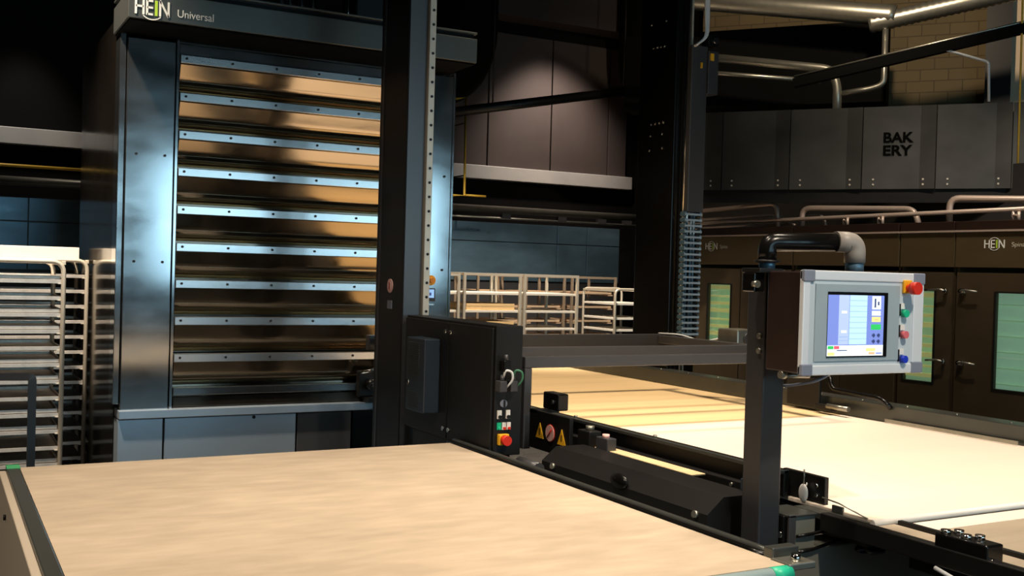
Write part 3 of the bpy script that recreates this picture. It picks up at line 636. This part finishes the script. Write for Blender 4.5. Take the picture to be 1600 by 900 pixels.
# ================================================================== LEFT RACKS WITH TRAYS
def make_rack(name, label, wx, dy, h, levels, z0, dz, top=False, group=None, tube=.014):
    t = thing(name, label, 'rack', group=group)
    for y in (-dy/2, dy/2):
        MB().tube([(-wx/2, y, .09), (-wx/2, y, h), (wx/2, y, h), (wx/2, y, .09)], tube, RACKM, 10, .07).build('end_frame', t)
    for x in (-wx/2, wx/2): MB().box(x-.012, x+.012, -dy/2, dy/2, h-.02, h+.005, RACKM, .003).build('top_bar', t)
    MB().box(-wx/2, wx/2, -dy/2, -dy/2+.02, .10, .13, RACKM).box(-wx/2, wx/2, dy/2-.02, dy/2, .10, .13, RACKM).build('base_bar', t)
    for k in range(levels):
        for x in (-1, 1):
            MB().box(min(x*(wx/2-.03), x*wx/2), max(x*(wx/2-.03), x*wx/2), -dy/2, dy/2, z0+k*dz-.004, z0+k*dz, RACKM).build('runner', t)
    if top: MB().box(-wx/2+.01, wx/2-.05, -dy/2+.02, dy/2-.02, h+.008, h+.09, WHITEL, .004).build('top_cover', t)
    for x in (-wx/2+.02, wx/2-.02):
        for y in (-dy/2+.03, dy/2-.03): MB().cyl((x, y-.012, .05), (x, y+.012, .05), .05, BLACK, 18).box(x-.012, x+.012, y-.016, y+.016, .05, .12, GALV).build('caster', t)
    return t
trayproto = None
def put_tray(x, y, z, wx, dy, label, group):
    global trayproto
    key = (round(wx, 3), round(dy, 3))
    if not isinstance(trayproto, dict): trayproto = {}
    if key not in trayproto:
        b = MB(); t_ = .004; hh = .022
        b.box(-wx/2, wx/2, -dy/2, dy/2, 0, t_, TRAYM)
        b.box(-wx/2, wx/2, -dy/2, -dy/2+t_, 0, hh, TRAYM, .001).box(-wx/2, wx/2, dy/2-t_, dy/2, 0, hh, TRAYM).box(-wx/2, -wx/2+t_, -dy/2, dy/2, 0, hh, TRAYM).box(wx/2-t_, wx/2, -dy/2, dy/2, 0, hh, TRAYM)
        o = b.build('baking_tray'); trayproto[key] = o
    else:
        o = trayproto[key].copy(); COL.objects.link(o)
    o.location = (x, y, z); tag(o, label, 'tray', group); return o
rA = make_rack('tray_rack', 'tube rack full of baking trays, nearest at the left edge of the photo', .62, .62, 1.69, 14, .26, .1, group=None)
rA.location = (.385, 7.2, 0)
ords = ['lowest', 'second from the bottom', 'third from the bottom', 'fourth from the bottom', 'fifth from the bottom', 'sixth from the bottom', 'seventh from the bottom', 'eighth from the bottom', 'seventh from the top', 'sixth from the top', 'fifth from the top', 'fourth from the top', 'third from the top', 'second from the top', 'topmost']
for k in range(14):
    put_tray(.385+random.uniform(0, .02), 7.2, .26+k*.1, .60, .6, 'metal baking tray in the near left rack, %s' % (ords[k] if k < 13 else 'topmost'), 'trays in the near left rack')
    if k > 1 and k % 3: put_tray(.40+random.uniform(-.02, .0), 7.22, .284+k*.1, .60, .6, 'upper tray of the stacked pair, near left rack, level %s' % ords[k], 'trays in the near left rack')
rB = make_rack('tray_rack', 'taller tube rack of trays with a pale top cover, behind the nearest left rack', .62, .62, 1.70, 13, .32, .105, top=True)
rB.location = (.635, 8.2, 0)
for k in range(13):
    put_tray(.635, 8.2, .32+k*.105, .60, .6, 'metal baking tray in the rear left rack, %s' % (ords[k] if k < 12 else 'topmost'), 'trays in the rear left rack')
b = MB().tube([(.435, 5.6, 0), (.435, 5.6, 1.133), (-.4, 5.75, 1.133), (-.4, 5.75, 0)], .018, DARKG, 10, .015, 3, square=True)
tag(b.build('guard_rail'), 'dark grey square-tube hoop barrier in front of the left tray rack', 'barrier')

# ================================================================== MIDDLE RACKS
def shelf_rack(label, x0, x1, y0, y1, h, shelves, m=RACKM, tray=None, sh=WHITEL, round_top=False):
    cx, cyy = (x0+x1)/2, (y0+y1)/2
    t = thing('shelf_rack', label, 'rack', (cx, cyy, 0))
    wx, dy = x1-x0, y1-y0
    for y in (-dy/2, dy/2):
        if round_top: MB().tube([(-wx/2, y, .09), (-wx/2, y, h), (wx/2, y, h), (wx/2, y, .09)], .013, m, 8, .06).build('end_frame', t)
        else:
            for x in (-wx/2, wx/2): MB().box(x-.013, x+.013, y-.013, y+.013, .09, h, m, .002).build('post', t)
            MB().box(-wx/2, wx/2, y-.012, y+.012, h-.025, h, m).build('top_bar', t)
    for x in (-wx/2, wx/2): MB().box(x-.01, x+.01, -dy/2, dy/2, h-.025, h-.003, m).build('top_bar', t)
    for z in shelves: MB().box(-wx/2+.005, wx/2-.005, -dy/2+.01, dy/2-.01, z-.022, z, sh, .002).build('shelf', t)
    for x in (-wx/2+.02, wx/2-.02):
        for y in (-dy/2+.02, dy/2-.02): MB().cyl((x, y-.012, .045), (x, y+.012, .045), .045, BLACK, 14).build('caster', t)
    return t
sh3 = (1.505, 1.335, 1.165, .995, .825)
shelf_rack('white tube shelf rack directly left of the black cabinet corner, holding pale boards', 4.40, 5.0, 9.0, 9.6, 1.69, sh3)
shelf_rack('empty white tube shelf rack standing right of the pale-board rack', 5.05, 5.65, 9.0, 9.6, 1.69, sh3)
shelf_rack('white tube shelf rack half hidden by the right side of the oven', 3.74, 4.34, 9.0, 9.6, 1.68, sh3)
shelf_rack('narrow round-topped tube rack beside the black right lift column', 6.11, 6.6, 9.0, 9.6, 1.56, (1.42, 1.27, 1.15, 1.03, .85), round_top=True)
k = 0
names = ['lowest', 'second', 'third', 'fourth', 'topmost']
for (x, z) in ((4.70, .996), (4.70, 1.166), (4.70, 1.197), (4.70, 1.336), (4.70, 1.367)):
    o = MB().box(-.26, .26, -.27, .27, 0, .03, PALEW, .004).build('dough_board'); o.location = (x, 9.3, z)
    tag(o, 'pale yellow wooden board in the white rack beside the oven, %s of the five boards' % names[k], 'board', 'wooden boards in the middle racks'); k += 1
TRAYD = mat('dusty_brown_tray', (214, 186, 156), .5, .4)
for i, (x0, x1, lab) in enumerate(((5.60, 6.08, 'dark rack of brown trays, left one of the two behind the empty white rack'), (6.18, 6.75, 'dark rack of brown trays, right one of the two by the black column'), (5.02, 5.55, 'dark rack of trays standing behind the empty white shelf rack'))):
    t = shelf_rack(lab, x0, x1, 9.95, 10.5, 1.68, (), m=mat('dull_bronze_tube', (160, 142, 122), .5, .5))
    for q in range(7):
        o = MB(); wx = x1-x0-.05
        o.box(-wx/2, wx/2, -.24, .24, 0, .006, TRAYD); o.box(-wx/2, wx/2, -.24, -.235, 0, .028, TRAYD); o.box(-wx/2, wx/2, .235, .24, 0, .028, TRAYD); o.box(-wx/2, -wx/2+.005, -.24, .24, 0, .028, TRAYD); o.box(wx/2-.005, wx/2, -.24, .24, 0, .028, TRAYD)
        o.box(-wx/2, -wx/2+.05, -.26, .26, -.012, 0, TRAYD).box(wx/2-.05, wx/2, -.26, .26, -.012, 0, TRAYD)
        o = o.build('dusty_tray'); o.location = ((x0+x1)/2, 10.22, .55+q*.155)
        tag(o, 'dusty brown tray, %s level, in the %s dark rack' % (('lowest', 'second', 'third', 'middle', 'fifth', 'sixth', 'topmost')[q], ('left', 'right', 'hindmost')[i]), 'tray', 'dusty trays in the dark racks')

# ================================================================== BACK WALL FITTINGS
def wallunit(x0, x1, label, seams):
    t = thing('stainless_cupboard', label, 'cupboard', ((x0+x1)/2, 11.65, 0))
    cx = (x0+x1)/2
    MB().box(x0-cx, x1-cx, -.2, .3, .0, 2.3, DARKG, .004).build('carcass', t)
    xs = [x0]+seams+[x1]
    for a, b_ in zip(xs, xs[1:]):
        MB().box(a-cx+.004, b_-cx-.004, -.222, -.2, 2.075, 2.30, BLUEST, .003).build('upper_panel', t)
        MB().box(a-cx+.004, b_-cx-.004, -.222, -.2, 1.6, 2.065, BLUEST, .003).build('lower_panel', t)
    return t
wallunit(-1.2, 1.9, 'bluish stainless wall unit behind the left tray racks', [-.2, .82])
wallunit(3.4, 7.8, 'bluish stainless wall unit above the middle shelf racks', [5.0, 6.86, 7.3])
b = MB().cyl((-1.5, 11.6, 2.47), (8.2, 11.6, 2.47), .045, GALV, 16)
tag(b.build('grey_pipe'), 'long grey pipe running along the back wall above the stainless units', 'pipe')
b = MB().cyl((-1.5, 11.6, 2.62), (2.5, 11.6, 2.62), .016, BRASS, 12)
tag(b.build('brass_pipe'), 'thin brass pipe on the back wall above the left tray racks', 'pipe')
b = MB().cyl((4.4, 11.5, 2.36), (8.2, 11.5, 2.36), .014, GALV, 10)
for x in (5.2, 6.1, 6.9, 7.5, 7.9): b.box(x, x+.12, 11.48, 11.54, 2.36, 2.42, DARKG)
tag(b.build('conduit'), 'thin grey conduit just below the long grey pipe', 'conduit')
b = MB().tube([(5.20, 11, 3.66), (5.33, 11, 3.69), (5.345, 11, 2.57), (5.2, 11, 2.565)], .014, BRASS, 8).cyl((5.34, 11, 2.575), (5.62, 11, 2.575), .012, BRASS, 8).cyl((5.3395, 11, 3.4), (5.3395, 12.05, 3.4), .008, BLACK, 8).cyl((5.3425, 11, 2.8), (5.3425, 12.0, 2.8), .008, BLACK, 8)
tag(b.build('yellow_gas_pipe'), 'upright yellow gas pipe right of the oven header', 'pipe')
b = MB().cyl((4.9, 10.85, 3.44), (7.7, 10.85, 4.02), .055, BLACK, 12).cyl((5.6, 10.85, 3.6), (5.6, 10.85, 5.72), .008, BLACK, 6).cyl((7.4, 10.85, 3.98), (7.4, 10.85, 5.72), .008, BLACK, 6)  # slanting black bar in front of the panels, on two hanger rods
tag(b.build('black_bar'), 'slanting black bar across the lit brown wall panels', 'pipe')
b = MB().tube([(5.5, 11.35, 5.65), (5.5, 11.35, 4.35), (5.3, 11.35, 3.98), (4.5, 11.35, 3.95)], .36, CEILM, 20, .35, 6)  # made-up tube, shaped like the round shadow on the wall panels
tag(b.build('shadow_tube'), 'fat black tube standing in for a wall shadow beside the oven header', 'duct')
b = MB().tube([(8.05, 11.5, 5.65), (8.05, 11.5, 4.6), (8.10, 11.5, 4.25)], .26, CEILM, 16, .3, 6)  # second made-up tube, for the shadow at the panels' right end
tag(b.build('shadow_tube'), 'fat black tube standing in for a wall shadow left of the right lift column', 'duct')
b = MB().cyl((7.925, 12.0, 5.45), (7.925, 12.0, 5.33), .012, REDL, 8)
tag(b.build('red_indicator'), 'tiny red light high on the ceiling beam', 'light')

# ================================================================== PROOFER CABINETS
PANG = R(-(90-4.4))                  # local x runs towards the camera
def pt(u): return (6.843+u*math.sin(R(4.4)), 8.63-u*math.cos(R(4.4)))
def proofer(u0, w_, label, doors, logo_at=None, text_at=None):
    p = pt(u0)
    t = thing('proofer_cabinet', label, 'proofer', (p[0], p[1], 0), PANG)
    MB().box(0, .02, .03, 1.2, 0, 2.12, PROOFD).box(w_-.02, w_, .03, 1.2, 0, 2.12, PROOFD).box(0, w_, 1.18, 1.2, 0, 2.12, PROOFD).box(0, w_, .03, 1.2, 0, .1, PROOFD).box(0, w_, .03, 1.2, 2.1, 2.12, PROOFD).build('carcass', t)
    MB().box(0, w_, -.01, .06, 2.13, 2.20, mat('dark_red_brown_sheet', (50, 34, 28), .4, .4), .004).box(0, w_, -.02, .05, 2.115, 2.13, PIPEM).build('cornice', t)
    h_ = MB().box(0, w_, 0, .04, 1.84, 2.112, PROOF, .003).build('header', t)
    if logo_at is not None: logo(h_, logo_at, -.001, 1.99, .062, .16)
    if text_at is not None: text_obj('lettering', 'Spina', .048, GLETTER, h_, front_text_matrix(text_at, -.001, 2.0), .105)
    for (a, b_, win, hs, hint) in doors:
        d = MB()
        if win:
            q0, q1, zz0, zz1 = win
            d.box(a, q0, 0, .04, .12, 1.80, PROOFD).box(q1, b_, 0, .04, .12, 1.80, PROOFD).box(q0, q1, 0, .04, .12, zz0, PROOFD).box(q0, q1, 0, .04, zz1, 1.80, PROOFD)
        else: d.box(a, b_, 0, .04, .12, 1.80, PROOFD, .003)
        d = d.build('door', t)
        if win:
            MB().box(q0, q1, .012, .020, zz0, zz1, GLASS).build('window_pane', d)
            g = MB()
            for (x0, x1) in ((q0-.012, q0+.006), (q1-.006, q1+.012)): g.box(x0, x1, -.006, .01, zz0-.01, zz1+.01, BLACK)
            g.box(q0, q1, -.006, .01, zz1, zz1+.012, BLACK); g.box(q0, q1, -.006, .01, zz0-.012, zz0, BLACK); g.build('window_frame', d)
            inn = MB().box(q0-.13 if q0 > .14 else q0-.05, q1+.05, .10, .115, zz0-.05, zz1+.05, GLOWP if hint else GLOWG)
            n = 6 if hint else 9
            for k in range(n):
                z = zz0+.03+k*(zz1-zz0)/n
                inn.box(q0-.04, q1+.04, .055, .10, z, z+(.008 if hint else (.03, .016, .04)[k % 3]), GLOWG if hint else GLOWY)
            inn.build('lit_interior', t)
        for hx, s_ in hs:
            for z in (1.655, 1.095):
                MB().box(hx-.02, hx+.03*s_ if s_ > 0 else hx, -.03, 0, z-.02, z+.02, CHROME, .004).cyl((hx, -.03, z), (hx, -.05, z), .016, CHROME, 12).tube([(hx, -.045, z), (hx+.05*s_, -.055, z+.008), (hx+.15*s_, -.05, z-.002)], .008, GALV, 8).build('handle', d)
    return t
proofer(0.0, 1.27, 'bronze-black proofer cabinet seen between the lift column and the control panel', [(.02, .62, (.18, .50, .95, 1.64), [], 0), (.63, 1.25, None, [], 0)], .13, .33)
proofer(1.285, 1.14, 'bronze-black proofer cabinet behind the control panel', [(.02, .56, None, [], 0), (.57, 1.13, None, [], 0)], None, .63)
proofer(2.44, .5, 'narrow bronze-black proofer bay with a yellow-lit window edge right of the control panel', [(.01, .49, (.06, .34, .915, 1.645), [(.455, -1)], 0)])
proofer(2.95, 1.9, 'bronze-black proofer cabinet with a pale green window at the right edge of the photo', [(.02, 1.0, (.355, .80, .92, 1.648), [(.08, 1)], 1), (1.02, 1.88, None, [], 0)], .25, .47)
MB_ = MB().box(-1.5, 5, 1.3, 1.4, 0, 2.5, WALLM)
def along(u, off, z): p = pt(u); return (p[0]-off*math.cos(R(4.4)), p[1]-off*math.sin(R(4.4)), z)
def ppipe(name, label, pts, r_, m=PIPEM, fil=.08):
    o = MB().tube([along(*p) for p in pts], r_, m, 10, fil).build(name); return tag(o, label, 'pipe')
ppipe('steam_pipe', 'long bronze pipe running along the tops of the proofer cabinets', [(-.6, -.12, 2.26), (1.2, -.12, 2.27), (4.6, -.12, 2.30)], .018)
ppipe('steam_pipe', 'bent pipe rising over the leftmost proofer cabinet', [(-.6, -.2, 2.385), (.88, -.2, 2.43), (.90, -.2, 2.2)], .022)
ppipe('steam_pipe', 'bent pipe arching over the proofer behind the control panel', [(1.24, -.15, 2.2), (1.24, -.15, 2.375), (2.3, -.35, 2.34), (2.35, -.35, 2.2)], .026)
ppipe('steam_pipe', 'bent pipe arching over the proofer at the right edge', [(2.78, -.15, 2.2), (2.78, -.15, 2.40), (3.4, -.4, 2.38), (3.5, -.4, 2.2)], .026)
ppipe('steam_pipe', 'lower thin pipe lying on the leftmost proofer cabinet', [(-.6, -.3, 2.22), (.9, -.3, 2.235), (1.15, -.3, 2.32), (1.35, -.3, 2.32), (1.4, -.3, 2.2)], .014)
ppipe('steam_pipe', 'thin pale pipe just above the leftmost proofer roof', [(-.6, -.22, 2.30), (.85, -.22, 2.33), (1.1, -.22, 2.22)], .013)
for u, lab in ((1.75, 'small valve stub behind the control panel arm'), (2.12, 'pair of thin pipe stubs standing on a proofer roof'), (3.35, 'small pipe stub near the right edge on the proofer roof')):
    p = along(u, -.12, 0); o = MB().cyl((p[0], p[1], 2.19), (p[0], p[1], 2.28), .013, PIPEM, 10).cyl((p[0]-.02, p[1]-.06, 2.19), (p[0]-.02, p[1]-.06, 2.27), .013, PIPEM, 10).cyl((p[0]-.02, p[1]-.06, 2.24), (p[0], p[1], 2.24), .012, PIPEM, 10).build('pipe_stub'); tag(o, lab, 'pipe')
p = pt(-1.2)
o = MB().box(0, 6.5, 0, .1, 0, 2.75, mat('dark_rear_sheet', (40, 37, 34), .6)).build('trim_6'); o.location = (p[0]+1.05, p[1]-.08, 0); o.rotation_euler = (0, 0, PANG); tag(o, kind='structure')

# ================================================================== BAKERY HOOD
hp = (6.40, 8.135)
hood = angled('extraction_hood', 'long graphite sheet fascia with cut-out lettering above the proofer cabinets', 'hood', hp)
us = [-.45, .254, .883, 1.522, 2.14, 2.745, 3.35, 3.95]
for a, b_ in zip(us, us[1:]):
    q = MB().prism([(a+.004, .0), (a+.004+(b_-a)*.78, .002), (b_-.004, -.018), (b_-.004, .03), (a+.004, .03)], 'z', 2.54, 3.275, HOODM)
    for x in (a+.10, b_-.10):
        for z in (2.58, 2.625): q.cyl((x, .02, z), (x, -.008, z), .009, RACKM, 10)
    q.build('fascia_panel', hood)
MB().box(-.45, 3.95, .03, .5, 2.53, 2.56, BLACK).box(-.45, 3.95, .032, .06, 2.42, 3.2, BLACK).build('carcass', hood)
text_obj('lettering', 'BAK', .125, BLETTER, hood, front_text_matrix(1.70, -.005, 2.955), .255, bold=.004)
text_obj('lettering', 'ERY', .125, BLETTER, hood, front_text_matrix(1.70, -.005, 2.84), .245, bold=.004)

# ================================================================== DUCTS AND PIPES UNDER THE CEILING
A1, A2 = math.cos(ANG), math.sin(ANG)
def wpt(base, u, off, z): return (base[0]+u*A1+off*A2*-1*-1*0 + off*(-A2)*-1, base[1]+u*A2+off*(-A1), z)
D0 = (7.232, 9.131)
def dp(u, z, off=0): return (D0[0]+u*A1+off*A2, D0[1]+u*A2-off*A1, z)
# u along the wall: Y falls as X rises; the photo's left end is u=0
n = 40
pts = [dp(-.6+(1.95+.6)*i/n, 4.77+(4.38-4.77)*(-.6+2.55*i/n+.6)/2.55*1.0) for i in range(n+1)]
b = MB().tube(pts, .105, GALV, 22, rings=.02)
b.build_o = None
o = b.build('spiral_duct'); tag(o, 'thick shiny spiral duct under the ceiling at the upper right', 'duct')
n = 46
pts = [dp(1.70+1.4*i/n, 4.31+.24*i/n) for i in range(n+1)]
o = MB().tube(pts, .085, GALV, 20, rings=.12).build('flexible_duct'); tag(o, 'ribbed flexible duct rising to the right from the spiral duct', 'duct')
o = MB().tube([dp(-.6, 4.15, .1), dp(1.28, 3.87, .1), dp(1.36, 3.84, .1), dp(1.42, 3.70, .1), dp(1.43, 3.3, .1)], .045, GALV, 16, .1, 6).build('duct_pipe'); tag(o, 'medium metal pipe with an elbow below the spiral duct', 'pipe')
o = MB().tube([dp(-.6, 3.98, .05), dp(1.25, 3.75, .05)], .024, GALV, 12).build('duct_pipe'); tag(o, 'thin metal pipe below the elbowed one', 'pipe')
o = MB().tube([dp(1.86, 4.3, .0), dp(1.86, 3.70, .0), dp(1.74, 3.66, 0), dp(1.45, 3.62, 0)], .03, GALV, 12, .06).build('duct_pipe'); tag(o, 'vertical metal drop pipe against the block wall', 'pipe')
o = MB().box(-1.0, 1.85, -.15, .2, 3.6, 4.45, CEILM).build('black_void_box'); o.location = dp(0, 0, -.6); o.rotation_euler = (0, 0, ANG); o.name = 'dark_box'; tag(o, 'dark box behind the metal pipes, upper right', 'air unit')  # plain dark box backing the pipes
def bar(name, label, a, b_, r_, m, cat='beam'):
    return tag(MB().cyl(a, b_, r_, m, 10).build(name), label, cat)
b = MB(); a_ = Vector((6.96, 7.435, 3.52)); c_ = Vector((8.60, 5.33, 4.05))
b.tube([a_, c_], .04, CEILM, 4, square=True).tube([a_+Vector((0, 0, .06)), c_+Vector((0, 0, .06))], .012, GALV, 8)
b.build_o = None
tag(b.build('cable_tray'), 'black diagonal beam with a pale conduit on top, upper right', 'beam')
o = MB().tube([(7.66, 6.50, 3.77), (7.72, 6.42, 3.76), (7.97, 6.14, 3.63), (7.975, 6.13, 3.29)], .012, CABW, 8, .03).build('conduit'); tag(o, 'thin pale conduit branching off the black diagonal beam', 'conduit')
bar('hanging_rod', 'long thin pale rod hanging at the right edge of the photo', (8.09, 5.93, 5.6), (8.115, 5.93, 2.69), .009, BRASS, 'rod')
for k, (u, z0) in enumerate(((1.05, 4.02), (1.12, 4.02))): pass
